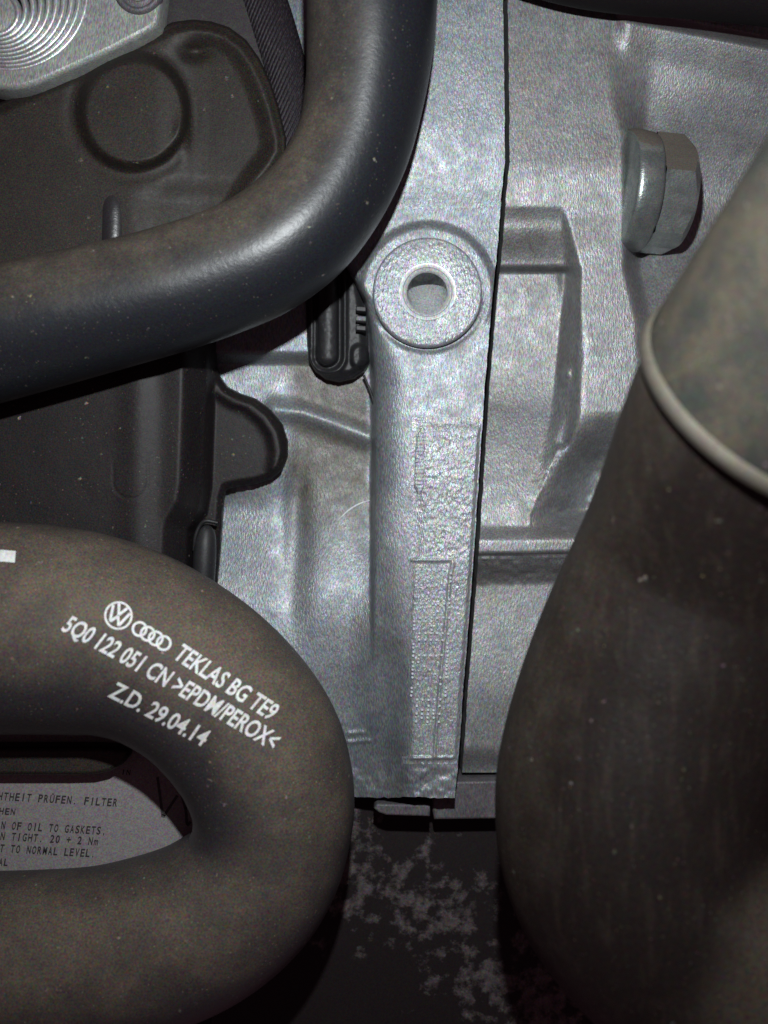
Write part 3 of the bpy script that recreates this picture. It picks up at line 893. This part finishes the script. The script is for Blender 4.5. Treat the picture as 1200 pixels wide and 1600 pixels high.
def strokes(segs, w, mapper):
    V = []; F = []
    for a, b in segs:
        a = np.array(a, float); b = np.array(b, float)
        d = (b - a) / np.linalg.norm(b - a); n = np.array([-d[1], d[0]]) * w / 2
        k = len(V)
        for q in (a - n, b - n, b + n, a + n): V.append(mapper(q[0], q[1]))
        F.append((k, k + 1, k + 2, k + 3))
    return V, F
def join(*vf):
    V = []; F = []
    for v, f in vf:
        k = len(V); V += list(v); F += [tuple(i + k for i in q) for q in f]
    return V, F
th_ = math.radians(27)
def rot(x, y): return (185 + x * math.cos(th_) - y * math.sin(th_), 962 + x * math.sin(th_) + y * math.cos(th_))
R0 = 20.5
vw = [(rot(-7.5, -17), rot(0, -1)), (rot(7.5, -17), rot(0, -1)),
      (rot(-14.5, -11), rot(-7.5, 14)), (rot(-7.5, 14), rot(0, 1)), (rot(0, 1), rot(7.5, 14)), (rot(7.5, 14), rot(14.5, -11))]
V1, F1 = join(ring_flat(185, 962, 19.0, 22.2, 'ring'), strokes(vw, 4.2, on_hose and (lambda u, v: on_hose(u, v, 0.9))))
mesh_obj('printed_emblem', V1, F1, M['print'], hb_root, False)
rr_ = []
for i in range(4):
    rr_.append(ring_flat(218 + i * 12.6, 983 + i * 7.3, 8.6, 12.4, 'r', seg=32))
V1, F1 = join(*rr_)
mesh_obj('printed_rings', V1, F1, M['print'], hb_root, False)
V1, F1 = strokes([((-30, 868), (5, 869)), ((0, 868.5), (24, 870.5))], 18, on_hose)
mesh_obj('paint_stripe', V1, F1, M['print'], hb_root, False)

# ------------------------------------------------------------------ oil filter cap with sticker
cap = empty('oil_filter_cap', W(120, 1280, -60))
tag(cap, 'oil filter cap with a grey printed sticker seen through the loop of the dusty hose', 'filter cap')
slab('cap_body', [(-160, 1118), (250, 1118), (290, 1140), (318, 1190), (326, 1250), (320, 1320), (292, 1370), (240, 1392), (-160, 1396)], -60, 36, M['panel'], cap, bev=10)
slab('sticker', [(-160, 1126), (240, 1126), (280, 1146), (308, 1190), (316, 1250), (310, 1320), (284, 1362), (235, 1384), (-160, 1387)], 36, 39, M['sticker'], cap, bev=0.8)
def on_st(u, v): return W(u, v, 39.6)
def mono(txt, a, pitch, hgt, slope, name='sticker_line'):
    V = []; F = []
    d = np.array([math.cos(slope), math.sin(slope)]); n = np.array([d[1], -d[0]])
    for i, ch in enumerate(txt):
        if ch == ' ': continue
        v, f = text_mesh(ch, 0.022)
        xs = [p[0] for p in v]; x0, x1 = min(xs), max(xs)
        w = pitch * 0.74 if ch not in '.,I1' else pitch * (0.2 if ch in '.,' else 0.55 if ch == '1' else 0.22)
        k = len(V)
        for x_, y_ in v:
            t = i * pitch + (pitch - w) / 2 + (x_ - x0) / max(1e-6, x1 - x0) * w
            h = y_ / 0.7 * hgt
            q = np.array(a, float) + d * (t + 0.12 * h) + n * h
            V.append(on_st(q[0], q[1]))
        F += [tuple(j + k for j in q) for q in f]
    return mesh_obj(name, V, F, M['ink'], cap, False)
sl = math.radians(3.2)
mono('CHTHEIT PRÜFEN. FILTER', (-14, 1249), 9.0, 12, sl)
mono('HEN', (-3, 1272), 9.0, 10, sl)
mono('N OF OIL TO GASKETS,', (0, 1295), 8.3, 12, sl)
mono('N TIGHT. 20 + 2 Nm', (-1, 1312), 8.6, 12, sl)
mono('T TO NORMAL LEVEL.', (-2, 1331), 8.4, 12, sl)
mono('AL', (-4, 1352), 8.4, 11, sl)
mono('IN', (188, 1210), 8.0, 8, sl)
V1, F1 = strokes([((246, 1214), (254, 1274)), ((252, 1274), (258, 1276)), ((256, 1275), (277, 1243)), ((283, 1240), (290, 1264)), ((290, 1262), (292, 1288)), ((292, 1290), (298, 1284))], 4.2, on_st)
mesh_obj('pen_mark', V1, F1, M['pen'], cap, False)
rim = slab('plastic_bar', [(-160, 1168), (150, 1168), (200, 1172), (197, 1186), (188, 1197), (172, 1206), (150, 1211), (110, 1212), (-160, 1212)], 42, 80, M['cover'], bev=7)
tag(rim, 'black plastic bar with a rounded end lying across the top of the grey sticker', 'plastic bar')

# ------------------------------------------------------------------ large hose with cuff, right
hc = empty('large_air_hose', W(1100, 1000, 100))
tag(hc, 'large grimy rubber hose on the right with a pale edged cuff at its upper end', 'hose')
a_ = Vector((0.72 * 0.45, 0.72 * 0.9, 0.69)).normalized()
c0 = Vector(W(1216, 628, 500))
PC = [tuple(c0 + a_ * 60), tuple(c0 - a_ * 20)] + [W(1120, 860, 352), W(1045, 1045, 305), W(1000, 1180, 295), W(988, 1270, 292), W(1003, 1350, 290), W(1055, 1425, 288), W(1140, 1490, 285), W(1240, 1525, 282), W(1420, 1560, 280)]
RC = [150, 153, 166, 176, 177, 177, 176, 174, 174, 176, 178]
P = spline(PC, 12); R = spline([[r] for r in RC], 12)[:, 0]
V_, F_ = tube_mesh(P, R, 96)
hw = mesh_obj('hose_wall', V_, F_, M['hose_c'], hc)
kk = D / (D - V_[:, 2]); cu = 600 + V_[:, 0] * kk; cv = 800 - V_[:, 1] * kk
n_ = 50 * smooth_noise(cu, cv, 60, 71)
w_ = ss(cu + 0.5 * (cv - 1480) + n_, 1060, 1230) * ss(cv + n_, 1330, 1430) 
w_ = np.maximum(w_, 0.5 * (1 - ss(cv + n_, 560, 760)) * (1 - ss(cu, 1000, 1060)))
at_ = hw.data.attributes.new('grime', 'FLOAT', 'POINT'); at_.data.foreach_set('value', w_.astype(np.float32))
RW = 165.0
lathe('cuff', [(RW - 6, -4), (RW - 2, 4), (RW, 20), (RW, 60), (RW + 2, 200), (RW + 4, 560)], 110, M['cuff'], c0, a_, hc)
prof = []
for j in range(17):
    t = 2 * math.pi * j / 16
    prof.append((RW - 3 + 8.5 * math.cos(t), 4 + 11 * math.sin(t)))
lathe('cuff_edge', prof, 110, M['lip'], c0, a_, hc)
# flash of rubber on the cuff edge
nub = Vector(W(1108, 762, 560))
P = spline([tuple(Vector(W(1098, 750, 560))), tuple(Vector(W(1100, 768, 556))), tuple(Vector(W(1110, 776, 552))), tuple(Vector(W(1122, 772, 548)))], 6)
V_, F_ = tube_mesh(P, np.full(len(P), 5.0), 12)
mesh_obj('moulding_nib', V_, F_, M['cuff'], hc)
